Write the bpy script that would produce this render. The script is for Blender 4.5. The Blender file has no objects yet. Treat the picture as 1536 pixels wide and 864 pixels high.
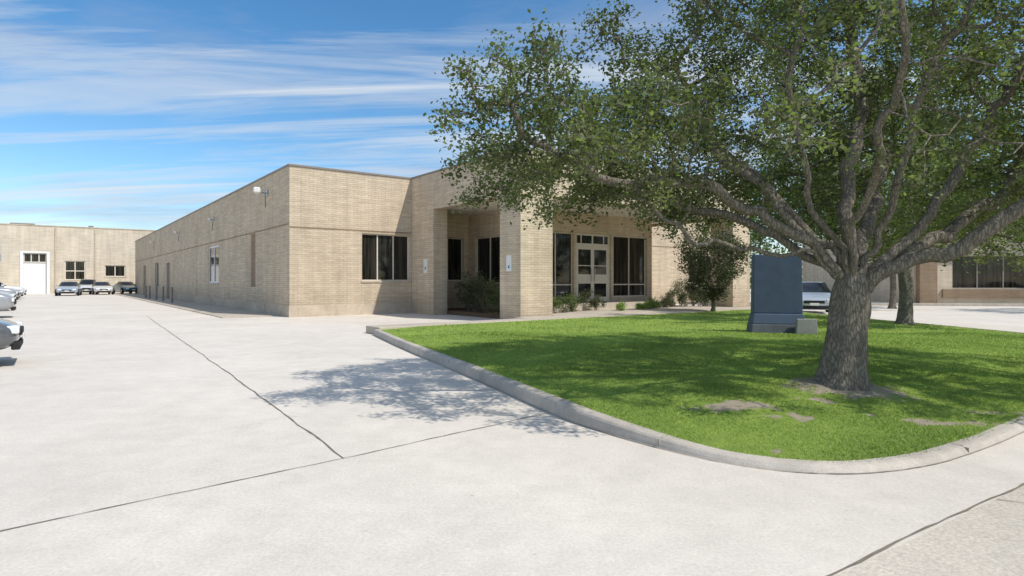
import bpy, bmesh, math, random
import numpy as np
from mathutils import Vector, Matrix
rng = np.random.default_rng(7)
random.seed(7)
S = bpy.context.scene
S.view_settings.view_transform = 'Standard'
S.view_settings.look = 'None'
S.view_settings.exposure = 0
COL = S.collection

# ---------------------------------------------------------------- helpers
def new_mat(name, rough=0.8, spec=0.3):
    m = bpy.data.materials.new(name); m.use_nodes = True
    b = m.node_tree.nodes['Principled BSDF']
    b.inputs['Roughness'].default_value = rough
    b.inputs['Specular IOR Level'].default_value = spec
    return m, m.node_tree, b
def N(nt, t, **kw):
    n = nt.nodes.new(t)
    for k, v in kw.items(): setattr(n, k, v)
    return n
def ramp(nt, stops, src=None):
    r = N(nt, 'ShaderNodeValToRGB'); e = r.color_ramp.elements
    while len(e) < len(stops): e.new(0.5)
    for i, (p, c) in enumerate(stops):
        e[i].position = p
        e[i].color = (c, c, c, 1) if isinstance(c, (int, float)) else (*c, 1)
    if src is not None: nt.links.new(src, r.inputs[0])
    return r
def noise(nt, vec, scale, detail=6, rough=0.6, dist=0.0):
    n = N(nt, 'ShaderNodeTexNoise'); n.inputs['Scale'].default_value = scale
    n.inputs['Detail'].default_value = detail; n.inputs['Roughness'].default_value = rough
    n.inputs['Distortion'].default_value = dist
    if vec is not None: nt.links.new(vec, n.inputs['Vector'])
    return n
def mix(nt, a, b, fac, mode='MIX'):
    n = N(nt, 'ShaderNodeMix', data_type='RGBA', blend_type=mode)
    for sock, v in ((n.inputs[0], fac), (n.inputs[6], a), (n.inputs[7], b)):
        if isinstance(v, bpy.types.NodeSocket): nt.links.new(v, sock)
        elif isinstance(v, (int, float)): sock.default_value = v
        else: sock.default_value = (*v, 1)
    return n.outputs[2]
def bump(nt, b, h, strength=0.3, dist=0.02):
    n = N(nt, 'ShaderNodeBump'); n.inputs['Strength'].default_value = strength
    n.inputs['Distance'].default_value = dist
    nt.links.new(h, n.inputs['Height']); nt.links.new(n.outputs[0], b.inputs['Normal'])
def simple(name, col, rough=0.6, spec=0.4, metal=0.0, var=0.12, nscale=6):
    m, nt, b = new_mat(name, rough, spec)
    b.inputs['Metallic'].default_value = metal
    tc = N(nt, 'ShaderNodeTexCoord')
    n = noise(nt, tc.outputs['Object'], nscale)
    c = mix(nt, tuple(x*(1-var) for x in col), tuple(min(1, x*(1+var)) for x in col), n.outputs[0])
    nt.links.new(c, b.inputs['Base Color'])
    return m

def mesh_obj(name, verts, faces, mats=(), parent=None, fm=None, smooth=False):
    me = bpy.data.meshes.new(name)
    me.from_pydata([tuple(v) for v in verts], [], faces)
    for m in mats: me.materials.append(m)
    if fm is not None: me.polygons.foreach_set('material_index', fm)
    if smooth: me.polygons.foreach_set('use_smooth', [True]*len(me.polygons))
    me.update()
    o = bpy.data.objects.new(name, me); COL.objects.link(o)
    if parent: o.parent = parent
    return o
def empty(name, loc=(0, 0, 0)):
    o = bpy.data.objects.new(name, None); o.location = loc; COL.objects.link(o)
    o.empty_display_size = 0.3
    return o
def quads_mesh(name, V, nper, mats, attr=None, parent=None, smooth=False):
    n = len(V)//nper
    me = bpy.data.meshes.new(name)
    me.vertices.add(len(V)); me.vertices.foreach_set('co', V.astype(np.float32).ravel())
    me.loops.add(len(V)); me.loops.foreach_set('vertex_index', np.arange(len(V), dtype=np.int32))
    me.polygons.add(n); me.polygons.foreach_set('loop_start', np.arange(0, len(V), nper, dtype=np.int32))
    if smooth: me.polygons.foreach_set('use_smooth', np.ones(n, dtype=bool))
    for m in mats: me.materials.append(m)
    if attr is not None:
        a = me.attributes.new('rnd', 'FLOAT', 'POINT'); a.data.foreach_set('value', np.repeat(attr, nper).astype(np.float32))
    me.update(calc_edges=True); me.validate()
    o = bpy.data.objects.new(name, me); COL.objects.link(o)
    if parent: o.parent = parent
    return o

class Frame:
    def __init__(s, o, e1):
        s.o = np.array(o, float); e = np.array(e1, float); e /= np.linalg.norm(e)
        s.e1 = e; s.e2 = np.array([-e[1], e[0]])
    def p(s, a, b, z):
        q = s.o + a*s.e1 + b*s.e2
        return (q[0], q[1], z)
def boxes_obj(name, fr, boxes, mat, parent=None, bevel=0.0):
    V = []; F = []; UV = []
    for (a0, a1, b0, b1, z0, z1) in boxes:
        i = len(V)
        c = [(a0, b0, z0), (a1, b0, z0), (a1, b1, z0), (a0, b1, z0), (a0, b0, z1), (a1, b0, z1), (a1, b1, z1), (a0, b1, z1)]
        V += [fr.p(*q) for q in c]
        for f, k in (((0, 1, 5, 4), 0), ((1, 2, 6, 5), 1), ((2, 3, 7, 6), 0), ((3, 0, 4, 7), 1), ((4, 5, 6, 7), 2), ((3, 2, 1, 0), 2)):
            F.append([i+j for j in f])
            for j in f:
                q = c[j]
                UV.append((q[0], q[2]) if k == 0 else ((q[1], q[2]) if k == 1 else (q[0], q[1])))
    o = mesh_obj(name, V, F, [mat], parent)
    uv = o.data.uv_layers.new(name='UVMap')
    uv.data.foreach_set('uv', np.array(UV, np.float32).ravel())
    if bevel > 0:
        md = o.modifiers.new('bevel', 'BEVEL'); md.width = bevel; md.segments = 2
    return o
def split(h0, h1, z0, z1, ops):
    xs = sorted(set([h0, h1] + [o[0] for o in ops] + [o[1] for o in ops]))
    out = []
    for x0, x1 in zip(xs[:-1], xs[1:]):
        zz = sorted([(o[2], o[3]) for o in ops if o[0] <= x0+1e-6 and o[1] >= x1-1e-6])
        z = z0
        for (p, q) in zz:
            if p > z: out.append((x0, x1, z, p))
            z = q
        if z < z1: out.append((x0, x1, z, z1))
    return out
def wallA(a0, a1, b, th, z0, z1, ops=()):
    return [(x0, x1, b, b+th, p, q) for x0, x1, p, q in split(a0, a1, z0, z1, ops)]
def wallB(b0, b1, a, th, z0, z1, ops=()):
    return [(a, a+th, x0, x1, p, q) for x0, x1, p, q in split(b0, b1, z0, z1, ops)]

# ---------------------------------------------------------------- materials
def brick_mat(name, c1, c2, mortar):
    m, nt, b = new_mat(name, 0.9, 0.15)
    tc = N(nt, 'ShaderNodeTexCoord')
    br = N(nt, 'ShaderNodeTexBrick'); nt.links.new(tc.outputs['UV'], br.inputs['Vector'])
    br.inputs['Scale'].default_value = 1; br.inputs['Brick Width'].default_value = 0.31
    br.inputs['Row Height'].default_value = 0.082; br.inputs['Mortar Size'].default_value = 0.009
    br.inputs['Mortar Smooth'].default_value = 0.3; br.inputs['Bias'].default_value = 0.0
    br.inputs['Color1'].default_value = (*c1, 1); br.inputs['Color2'].default_value = (*c2, 1); br.inputs['Mortar'].default_value = (*mortar, 1)
    n1 = noise(nt, tc.outputs['Object'], 0.55, 8, 0.65)
    r1 = ramp(nt, [(0.3, 0.84), (0.7, 1.08)], n1.outputs[0])
    c = mix(nt, br.outputs['Color'], r1.outputs[0], 1.0, 'MULTIPLY')
    mp = N(nt, 'ShaderNodeMapping'); mp.inputs['Scale'].default_value = (2.2, 0.12, 1); nt.links.new(tc.outputs['UV'], mp.inputs[0])
    n2 = noise(nt, mp.outputs[0], 1.5, 6); r2 = ramp(nt, [(0.35, 0.88), (0.6, 1.03)], n2.outputs[0])
    c = mix(nt, c, r2.outputs[0], 1.0, 'MULTIPLY')
    mp3 = N(nt, 'ShaderNodeMapping'); mp3.inputs['Scale'].default_value = (0.5, 6.0, 1); nt.links.new(tc.outputs['UV'], mp3.inputs[0])
    n3 = noise(nt, mp3.outputs[0], 1.6, 3); r3 = ramp(nt, [(0.3, 0.84), (0.7, 1.10)], n3.outputs[0])
    c = mix(nt, c, r3.outputs[0], 1.0, 'MULTIPLY')
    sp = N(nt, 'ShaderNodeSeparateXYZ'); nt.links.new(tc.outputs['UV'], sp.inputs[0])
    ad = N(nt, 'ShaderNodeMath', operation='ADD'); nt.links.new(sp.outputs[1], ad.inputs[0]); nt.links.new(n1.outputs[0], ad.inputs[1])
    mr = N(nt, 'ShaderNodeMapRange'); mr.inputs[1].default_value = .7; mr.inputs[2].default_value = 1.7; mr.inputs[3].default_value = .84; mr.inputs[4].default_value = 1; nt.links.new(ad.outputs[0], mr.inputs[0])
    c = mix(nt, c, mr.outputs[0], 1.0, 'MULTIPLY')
    nt.links.new(c, b.inputs['Base Color'])
    inv = N(nt, 'ShaderNodeMath', operation='SUBTRACT'); inv.inputs[0].default_value = 1; nt.links.new(br.outputs['Fac'], inv.inputs[1])
    bump(nt, b, inv.outputs[0], 0.5, 0.008)
    return m
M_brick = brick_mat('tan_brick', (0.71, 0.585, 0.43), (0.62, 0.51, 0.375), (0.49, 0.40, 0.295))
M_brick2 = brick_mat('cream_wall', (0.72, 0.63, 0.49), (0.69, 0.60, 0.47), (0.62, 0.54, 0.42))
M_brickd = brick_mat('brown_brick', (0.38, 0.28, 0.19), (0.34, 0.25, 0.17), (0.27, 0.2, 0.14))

def concrete(name, col, scale=1.0, stain=0.12, fine=0.1):
    m, nt, b = new_mat(name, 0.88, 0.2)
    tc = N(nt, 'ShaderNodeTexCoord')
    n1 = noise(nt, tc.outputs['Object'], 0.35*scale, 8, 0.7, 0.3)
    n2 = noise(nt, tc.outputs['Object'], 45*scale, 4, 0.8)
    n3 = noise(nt, tc.outputs['Object'], 3*scale, 8, 0.75)
    n4 = noise(nt, tc.outputs['Object'], 14*scale, 3, 0.6)
    r1 = ramp(nt, [(0.3, 1-stain), (0.65, 1.03)], n1.outputs[0])
    r2 = ramp(nt, [(0.3, 1-fine), (0.7, 1+fine*0.6)], n2.outputs[0])
    r3 = ramp(nt, [(0.3, 1-stain*0.7), (0.6, 1.02)], n3.outputs[0])
    r4 = ramp(nt, [(0.26, 0.80), (0.33, 1.0)], n4.outputs[0])
    c = mix(nt, col, r1.outputs[0], 1.0, 'MULTIPLY')
    for r in (r2, r3, r4): c = mix(nt, c, r.outputs[0], 1.0, 'MULTIPLY')
    nt.links.new(c, b.inputs['Base Color'])
    bump(nt, b, n2.outputs[0], 0.3, 0.006)
    return m
M_conc = concrete('drive_concrete', (0.75, 0.685, 0.60), 1, .15, .17)
M_street = concrete('street_concrete', (0.68, 0.61, 0.51), 1.0, 0.18, 0.3)
M_curb = concrete('curb_concrete', (0.60, 0.54, 0.465), 2.0, 0.26, 0.22)
M_walk = concrete('walk_concrete', (0.56, 0.49, 0.40), 1.5, 0.2)
M_plinth = concrete('plinth_concrete', (0.62, 0.52, 0.40), 1.5, 0.3)
M_far = concrete('far_ground', (0.36, 0.34, 0.29), 0.3, 0.4)
M_crack = simple('joint_dark', (0.22, 0.19, 0.15), 0.95, 0.1, var=0.5, nscale=9)
M_cjoint = simple('curb_joint_grey', (0.36, 0.33, 0.28), 0.95, 0.1, var=0.3, nscale=9)
M_coping = simple('metal_coping', (0.25, 0.215, 0.18), 0.5, 0.4)
M_frame = simple('cream_frame', (0.70, 0.63, 0.53), 0.5)
M_framed = simple('bronze_frame', (0.33, 0.30, 0.26), 0.5)
M_white = simple('white_paint', (0.78, 0.78, 0.76), 0.5)
M_soffit = simple('soffit_paint', (0.76, 0.71, 0.62), 0.7)
M_door = simple('door_paint', (0.22, 0.19, 0.16), 0.5)
M_blue = simple('blue_paint', (0.03, 0.20, 0.50), 0.6)
M_mulch = simple('mulch', (0.14, 0.095, 0.06), 0.95, 0.1, var=0.5, nscale=25)
M_black = simple('black_rubber', (0.02, 0.02, 0.02), 0.8)
M_steel = simple('steel', (0.45, 0.45, 0.45), 0.35, 0.5, 0.9)
def glass_mat(name='dark_glass', d=(0.006, 0.007, 0.006), l=(0.05, 0.045, 0.035)):
    m, nt, b = new_mat(name, 0.04, 0.4)
    tc = N(nt, 'ShaderNodeTexCoord')
    mp = N(nt, 'ShaderNodeMapping'); mp.inputs['Scale'].default_value = (5, 5, 0.3); nt.links.new(tc.outputs['Object'], mp.inputs[0])
    n = noise(nt, mp.outputs[0], 1.2, 3)
    c = mix(nt, d, l, ramp(nt, [(0.4, 0.0), (0.7, 1.0)], n.outputs[0]).outputs[0])
    nt.links.new(c, b.inputs['Base Color'])
    n2 = noise(nt, tc.outputs['Object'], .9, 2); bump(nt, b, n2.outputs[0], .05, .05)
    return m
M_glass = glass_mat()

def leaf_mat(name, dark, light, trans, tfac=0.4, rough=.5):
    m = bpy.data.materials.new(name); m.use_nodes = True; nt = m.node_tree
    b = nt.nodes['Principled BSDF']; b.inputs['Roughness'].default_value = rough; b.inputs['Specular IOR Level'].default_value = 0.35
    at = N(nt, 'ShaderNodeAttribute', attribute_name='rnd')
    c = mix(nt, dark, light, at.outputs['Fac']); nt.links.new(c, b.inputs['Base Color'])
    t = N(nt, 'ShaderNodeBsdfTranslucent')
    c2 = mix(nt, tuple(x*0.35 for x in trans), trans, at.outputs['Fac']); nt.links.new(c2, t.inputs['Color'])
    ms = N(nt, 'ShaderNodeMixShader'); ms.inputs[0].default_value = tfac
    nt.links.new(b.outputs[0], ms.inputs[1]); nt.links.new(t.outputs[0], ms.inputs[2])
    nt.links.new(ms.outputs[0], nt.nodes['Material Output'].inputs[0])
    return m
M_leaf = leaf_mat('tree_leaves', (0.05, 0.055, 0.027), (0.20, 0.20, 0.11), (0.30, 0.46, 0.06), 0.4)
M_leaf2 = leaf_mat('shrub_leaves', (0.05, 0.055, 0.028), (0.15, 0.16, 0.08), (0.14, 0.2, 0.05), 0.3)
M_leaf3 = leaf_mat('far_leaves', (0.06, 0.09, 0.03), (0.17, 0.21, 0.08), (0.24, 0.38, 0.07), 0.35)
M_blade = leaf_mat('grass_blades', (0.235, 0.335, 0.07), (0.37, 0.50, 0.13), (0.42, 0.62, 0.10), 0.3, .75)

def bark_mat():
    m, nt, b = new_mat('bark', 0.95, 0.1)
    tc = N(nt, 'ShaderNodeTexCoord')
    mp = N(nt, 'ShaderNodeMapping'); mp.inputs['Scale'].default_value = (1, 1, 0.22); nt.links.new(tc.outputs['Object'], mp.inputs[0])
    v = N(nt, 'ShaderNodeTexVoronoi', feature='DISTANCE_TO_EDGE'); v.inputs['Scale'].default_value = 30
    n0 = noise(nt, mp.outputs[0], 8, 4)
    va = N(nt, 'ShaderNodeVectorMath', operation='MULTIPLY_ADD'); nt.links.new(n0.outputs['Color'], va.inputs[0]); va.inputs[1].default_value = (.12, .12, .10); nt.links.new(mp.outputs[0], va.inputs[2])
    nt.links.new(va.outputs[0], v.inputs['Vector'])
    r = ramp(nt, [(0.0, 0.42), (0.22, 1.0)], v.outputs[0])
    n1 = noise(nt, tc.outputs['Object'], 3, 6); n2 = noise(nt, tc.outputs['Object'], 28, 6, .8)
    c = mix(nt, (0.19, 0.165, 0.125), (0.38, 0.345, 0.28), n1.outputs[0])
    c = mix(nt, c, r.outputs[0], 0.85, 'MULTIPLY')
    c = mix(nt, c, ramp(nt, [(.3, .65), (.7, 1.15)], n2.outputs[0]).outputs[0], 1, 'MULTIPLY')
    nt.links.new(c, b.inputs['Base Color'])
    hh = mix(nt, r.outputs[0], n2.outputs[0], .4)
    bump(nt, b, hh, 0.9, 0.02)
    return m
M_bark = bark_mat()

# ---------------------------------------------------------------- ground
def sheet(name, pts, z, mat, parent=None):
    return mesh_obj(name, [(x, y, z) for x, y in pts], [list(range(len(pts)))], [mat], parent)
sheet('ground', [(-700, -300), (700, -300), (700, 900), (-700, 900)], -0.004, M_far)
sheet('driveway', [(-75, -30), (60, -30), (60, 110), (-110, 110)], 0.0, M_conc)
sheet('road', [(0.2, 2.0), (-6, -3), (60, -3), (60, 42.5), (3.62, 4.215)], 0.004, M_street)

FR = Frame((-8.65, 23.5), (0.798, 0.603))
def w2(a, b):
    q = FR.p(a, b, 0); return (q[0], q[1])

def strip(name, pts, width, z, mat, jit=0.008, seg=0.12, parent=None):
    P = [np.array(p, float) for p in pts]; L = []
    for p, q in zip(P[:-1], P[1:]):
        n = max(1, int(np.linalg.norm(q-p)/seg))
        for i in range(n): L.append(p+(q-p)*i/n)
    L.append(P[-1]); V = []; F = []
    off = 0
    for i, p in enumerate(L):
        d = L[min(i+1, len(L)-1)]-L[max(i-1, 0)]; d /= np.linalg.norm(d); n = np.array([-d[1], d[0]])
        off = off*0.8+random.uniform(-jit, jit); w = width*random.uniform(0.45, 1.25)/2
        a = p+n*(off+w); b = p+n*(off-w)
        V += [(a[0], a[1], z), (b[0], b[1], z)]
        if i: k = 2*i; F.append([k-2, k-1, k+1, k])
    return mesh_obj(name, V, F, [mat], parent)
J = empty('pavement_joints')
strip('joint_1', [(-1.33, 4.77), (-3.6, 8.15), (-8.5, 15.3), (-14.5, 24)], 0.018, 0.005, M_crack, parent=J)
strip('joint_2', [(-6.5, 0.2), (-2.87, 3.39), (-1.33, 4.77), (0.36, 6.4)], 0.013, 0.0051, M_crack, parent=J)
strip('joint_3', [(0.2, 2.01), (1.53, 2.89), (3.62, 4.215), (8, 7.0)], 0.016, 0.0092, M_crack, parent=J)
strip('joint_4', [(3.1, 3.86), (3.9, 3.5), (6, 2.4)], 0.009, 0.0092, M_crack, parent=J)
strip('joint_5', [(-8.5, 15.3), (-4.0, 18.4)], 0.012, 0.0052, M_crack, parent=J)

kerb = [(-3.6, 15.7), (-2.2, 12.35), (-0.68, 8.95), (0.37, 6.48), (0.68, 5.85), (1.05, 5.3), (1.4, 4.88), (1.72, 4.6), (2.1, 4.42), (2.45, 4.38), (2.8, 4.45), (3.15, 4.58), (3.55, 4.8), (4.6, 5.5), (8, 8.0), (11, 10.2), (12.0, 11.2), (12.5, 12.4), (12.6, 14), (12.3, 18), (11.9, 22), (12.0, 26.9)]
def catmull(P, n=6):
    P = [np.array(p, float) for p in P]; P = [2*P[0]-P[1]]+P+[2*P[-1]-P[-2]]; out = []
    for i in range(1, len(P)-2):
        for k in range(n):
            t = k/n
            out.append(0.5*((2*P[i])+(-P[i-1]+P[i+1])*t+(2*P[i-1]-5*P[i]+4*P[i+1]-P[i+2])*t*t+(-P[i-1]+3*P[i]-3*P[i+1]+P[i+2])*t**3))
    out.append(P[-2]); return out
K = catmull(kerb, 8)
def offset(K, d):
    out = []
    for i in range(len(K)):
        t = K[min(i+1, len(K)-1)]-K[max(i-1, 0)]; t = t/np.linalg.norm(t)
        out.append(K[i]+d*np.array([-t[1], t[0]]))
    return out
def kh(i):
    p = i/8.0
    if p < 3: return 1.0
    if p < 7: t = (p-3)/4; t = t*t*(3-2*t); return 1-.62*t
    if p < 15: return .38
    return min(1, .38+(p-15)*.4)
prof = [(0.0, -0.01), (0.006, 0.06), (0.014, 0.115), (0.028, 0.138), (0.055, 0.15), (0.14, 0.152), (0.152, 0.145), (0.155, -0.01)]
V = []; F = []
rings = [offset(K, d) for d, z in prof]
for i in range(len(K)):
    hf = kh(i)
    for j, (d, z) in enumerate(prof):
        lean = (1-hf)*0.045*(1 if 0 < j < 5 else 0)*(z/.15)
        q = rings[j][i]+(rings[-1][i]-rings[0][i])/.155*lean
        V.append((q[0], q[1], z*hf+(random.uniform(-.002, .002) if z > .05 else 0)))
n = len(prof)
for i in range(len(K)-1):
    for j in range(n-1): F.append([i*n+j, (i+1)*n+j, (i+1)*n+j+1, i*n+j+1])
F.append(list(range(n)))
ck = mesh_obj('curb', V, F, [M_curb], smooth=False)
for idx in (14, 25, 44, 98, 126):
    p = K[idx]; t = K[idx+1]-K[idx-1]; t /= np.linalg.norm(t)
    boxes_obj('curb_joint', Frame(p, t), [(-.003, .003, .05, .157, 0, .1535*kh(idx)), (-.003, .003, .008, .05, 0, .13*kh(idx))], M_cjoint, parent=ck)
strip('gutter_seam', [tuple(p) for p in offset(K, -0.004)[:140]], 0.012, 0.010, M_cjoint, jit=0.002, parent=J)

mid = offset(K, 0.1)
backpts = [np.array(w2(18.9, -9.25)), np.array(w2(-0.5, -9.25))]
poly = np.array(mid+backpts)
def inside(X, Y, poly=poly):
    c = np.zeros(X.shape, bool); n = len(poly); j = n-1
    for i in range(n):
        xi, yi = poly[i]; xj, yj = poly[j]
        m = ((yi > Y) != (yj > Y)) & (X < (xj-xi)*(Y-yi)/(yj-yi+1e-12)+xi)
        c ^= m; j = i
    return c
midA = np.array(mid); midH = np.array([kh(i) for i in range(len(mid))])
TREE = np.array([3.84, 7.05])
def lawn_z(X, Y):
    d = np.full(X.shape, 1e9); hh = np.zeros(X.shape)
    for p, hv in zip(midA[::2], midH[::2]):
        q = (X-p[0])**2+(Y-p[1])**2; m = q < d; d = np.where(m, q, d); hh = np.where(m, hv, hh)
    d = np.sqrt(d); t = np.clip(d/2.6, 0, 1); t = t*t*(3-2*t)
    b = (X-FR.o[0])*FR.e2[0]+(Y-FR.o[1])*FR.e2[1]
    back = np.clip((b+13.0)/3.5, 0, 1)
    lo = 0.15*hh-.012
    z = lo+(0.225-lo)*t
    z = z*(1-back)+np.minimum(z, 0.185)*back
    z += 0.012*t*(np.sin(X*1.7+Y*0.6)+np.sin(Y*2.3-X))*(1-back)
    rt = np.hypot(X-TREE[0], Y-TREE[1]); z += 0.05*np.exp(-(rt/0.7)**2)
    return z
patches = [(2.25, 6.05, .42, .13), (2.65, 5.72, .26, .06), (4.15, 5.72, .40, .08), (3.84, 6.95, .60, .42), (2.15, 4.72, .12, .03), (3.2, 6.35, .25, .05), (4.9, 6.2, .25, .06), (3.5, 5.9, .2, .04)]
def dirt(X, Y):
    d = np.zeros(X.shape)
    wx = 0.10*np.sin(X*13+Y*9)+0.07*np.sin(X*31-Y*23)+.04*np.sin(X*57+Y*41); wy = 0.05*np.sin(Y*19-X*11)+.03*np.sin(Y*47+X*29)
    for (px, py, sx, sy) in patches:
        d = np.maximum(d, np.clip(1.45-np.sqrt(((X-px+wx)/sx)**2+((Y-py+wy)/sy)**2), 0, 1))
    return d
h = 0.1
gx = np.arange(-4.2, 13.0, h); gy = np.arange(4.2, 28.4, h)
GX, GY = np.meshgrid(gx, gy); GZ = lawn_z(GX, GY)
CI = inside(GX[:-1, :-1]+h/2, GY[:-1, :-1]+h/2)
nx = len(gx); idx = np.argwhere(CI)
Fl = [[r*nx+c, r*nx+c+1, (r+1)*nx+c+1, (r+1)*nx+c] for r, c in idx]
used = np.unique(np.array(Fl)); remap = -np.ones(GX.size, int); remap[used] = np.arange(len(used))
Vl = np.stack([GX.ravel(), GY.ravel(), GZ.ravel()], 1)[used]
Fl = [[int(remap[k]) for k in f] for f in Fl]
GD = dirt(GX, GY)
m, nt, b = new_mat('lawn_turf', 0.95, 0.1)
tc = N(nt, 'ShaderNodeTexCoord')
n1 = noise(nt, tc.outputs['Object'], 0.7, 6, 0.7); n2 = noise(nt, tc.outputs['Object'], 38, 6, 0.8); n3 = noise(nt, tc.outputs['Object'], 5, 6, 0.7)
c = mix(nt, (0.17, 0.26, 0.05), (0.34, 0.46, 0.11), n2.outputs[0])
c = mix(nt, c, ramp(nt, [(0.3, (0.8, 0.83, 0.75)), (0.7, (1.2, 1.1, 1.0))], n1.outputs[0]).outputs[0], 1, 'MULTIPLY')
c = mix(nt, c, ramp(nt, [(0.35, (0.78, 0.82, 0.8)), (0.6, (1.1, 1.1, 1.1))], n3.outputs[0]).outputs[0], 1, 'MULTIPLY')
at = N(nt, 'ShaderNodeAttribute', attribute_name='dirt')
dm = N(nt, 'ShaderNodeMath', operation='MULTIPLY_ADD'); nt.links.new(n3.outputs[0], dm.inputs[0]); dm.inputs[1].default_value = 1.1
nt.links.new(at.outputs['Fac'], dm.inputs[2])
dr = ramp(nt, [(0.80, 0.0), (1.0, 1.0)], dm.outputs[0])
dfac = N(nt, 'ShaderNodeMath', operation='SUBTRACT'); dfac.use_clamp = True; nt.links.new(dr.outputs[0], dfac.inputs[0])
lt = N(nt, 'ShaderNodeMath', operation='LESS_THAN'); nt.links.new(at.outputs['Fac'], lt.inputs[0]); lt.inputs[1].default_value = .05; nt.links.new(lt.outputs[0], dfac.inputs[1])
c = mix(nt, c, mix(nt, (0.30, 0.25, 0.18), (0.52, 0.45, 0.35), n2.outputs[0]), dfac.outputs[0])
nt.links.new(c, b.inputs['Base Color']); bump(nt, b, n2.outputs[0], 0.8, 0.03)
lawn = mesh_obj('lawn', Vl, Fl, [m], smooth=True)
a = lawn.data.attributes.new('dirt', 'FLOAT', 'POINT'); a.data.foreach_set('value', GD.ravel()[used].astype(np.float32))
def blades(n, ylo, yhi, w0, hgt):
    X = rng.uniform(-4, 13, n); Y = rng.uniform(ylo, yhi, n)
    k = inside(X, Y); X = X[k]; Y = Y[k]
    D = dirt(X, Y); k = rng.random(len(X)) > D*1.25; X = X[k]; Y = Y[k]
    Z = lawn_z(X, Y); n = len(X)
    an = rng.uniform(0, 6.283, n); w = w0*rng.uniform(.6, 1.3, n)
    tuft = .8+.35*np.sin(X*3.1+1.3*np.sin(Y*2.2))*np.sin(Y*3.7+X)
    hh = hgt*rng.uniform(.4, 1.3, n)*tuft
    lx = rng.normal(0, .8, n)*hh; ly = rng.normal(0, .8, n)*hh
    V = np.zeros((n, 3, 3))
    V[:, 0] = np.stack([X-np.cos(an)*w, Y-np.sin(an)*w, Z-.004], 1)
    V[:, 1] = np.stack([X+np.cos(an)*w, Y+np.sin(an)*w, Z-.004], 1)
    V[:, 2] = np.stack([X+lx, Y+ly, Z+hh], 1)
    # patchy tone: drier and greener drifts
    tone = .5+.28*np.sin(X*1.9+2*np.sin(Y*.9))+.22*np.sin(Y*2.7+1.5*np.sin(X*1.3))+rng.normal(0, .22, n)
    return V, np.clip(tone, 0, 1)
BB = [blades(320000, 4.3, 8.5, .0045, .024), blades(170000, 8, 14, .008, .027), blades(50000, 13, 28, .014, .03)]
B = np.concatenate([q[0] for q in BB])
quads_mesh('grass', B.reshape(-1, 3), 3, [M_blade], attr=np.concatenate([q[1] for q in BB]), parent=lawn)

# ---------------------------------------------------------------- main building
BLD = empty('brick_building')
H = 5.9
ops_front = [(2.98, 5.2, 1.42, 3.42), (6.4, 8.0, 1.42, 3.42), (25, 28.7, 1.3, 3.1)]
ops_left = [(5.0, 5.8, 1.15, 3.6), (12.7, 15.5, 1.3, 3.43), (30.6, 32.4, 0, 2.9), (37.0, 39.6, 0.9, 3.1), (46.4, 48.6, 0, 3.0)]
W = wallA(0, 30, 0, 0.3, 0.45, H, ops_front)
W += wallB(0.3, 56.6, 0, 0.3, 0.45, H, ops_left)
W += [(0.3, 30, 56.3, 56.6, 0.45, H), (29.7, 30, 0.3, 56.3, 0.45, H)]
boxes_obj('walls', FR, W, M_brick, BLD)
pl = [(-0.02, 30.02, -0.02, 0.3, 0, 0.45)]
for x0, x1, p, q in split(0.3, 56.6, 0, 0.45, ops_left): pl.append((-0.02, 0.3, x0, x1, p, min(q, .45)))
pl += [(0.3, 30.02, 56.3, 56.62, 0, .45), (29.7, 30.02, .3, 56.3, 0, .45)]
boxes_obj('plinth', FR, pl, M_plinth, BLD)
boxes_obj('roof', FR, [(0.3, 29.7, 0.3, 56.3, 5.3, 5.4)], M_coping, BLD)
boxes_obj('coping', FR, [(-0.04, 5.24, -0.04, 0.34, H, H+.07), (-.04, .34, .34, 56.64, H, H+.07), (19.14, 30.04, -.04, .34, H, H+.07), (29.66, 30.04, .34, 56.6, H, H+.07),
    (5.24, 19.14, -7.88, -7.3, H, H+.07), (5.24, 5.82, -7.3, 0.34, H, H+.07), (18.56, 19.14, -7.3, .34, H, H+.07)], M_coping, BLD)
boxes_obj('painted_shadow_line', FR, [(-0.015, 5.27, -0.016, 0.0, 3.50, 3.55), (-0.016, 0.0, 0.0, 56.6, 3.62, 3.66), (19.12, 30, -.016, 0, 3.5, 3.55)], M_brickd, BLD)  # dark strip colours in the groove's thin shadow line at window-head level
PF = 4.4
boxes_obj('porch_brickwork', FR, [(5.28, 19.1, -7.84, -7.34, PF, H), (5.28, 5.78, -7.34, -0.002, PF, H), (18.6, 19.1, -7.34, -0.002, PF, H),
    (5.28, 6.71, -7.84, -6.65, 0, PF), (17.7, 19.1, -7.84, -6.65, 0, PF), (5.28, 5.95, -1.94, -0.022, 0, PF), (18.43, 19.1, -1.94, -0.022, 0, PF)], M_brick, BLD)
boxes_obj('porch_soffit', FR, [(5.78, 18.6, -7.34, -0.002, 4.5, 4.6)], M_soffit, BLD)
boxes_obj('porch_roof', FR, [(5.78, 18.6, -7.34, 0.3, 5.4, 5.5)], M_coping, BLD)
vo_side = [(-3.75, -0.5, 1.3, 3.42)]
vo_front = [(9.3, 11.3, 0.66, 3.58), (11.45, 13.7, 0.45, 3.58), (13.85, 16.25, .66, 3.58)]
W = wallA(8.59, 16.3, -4, 0.3, 0.0, 4.5, vo_front) + wallB(-4, -0.022, 8.29, .3, 0, 4.5, vo_side) + [(16.3, 16.6, -4, -.022, 0, 4.5)]
boxes_obj('entrance_walls', FR, W, M_brick, BLD)

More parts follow.
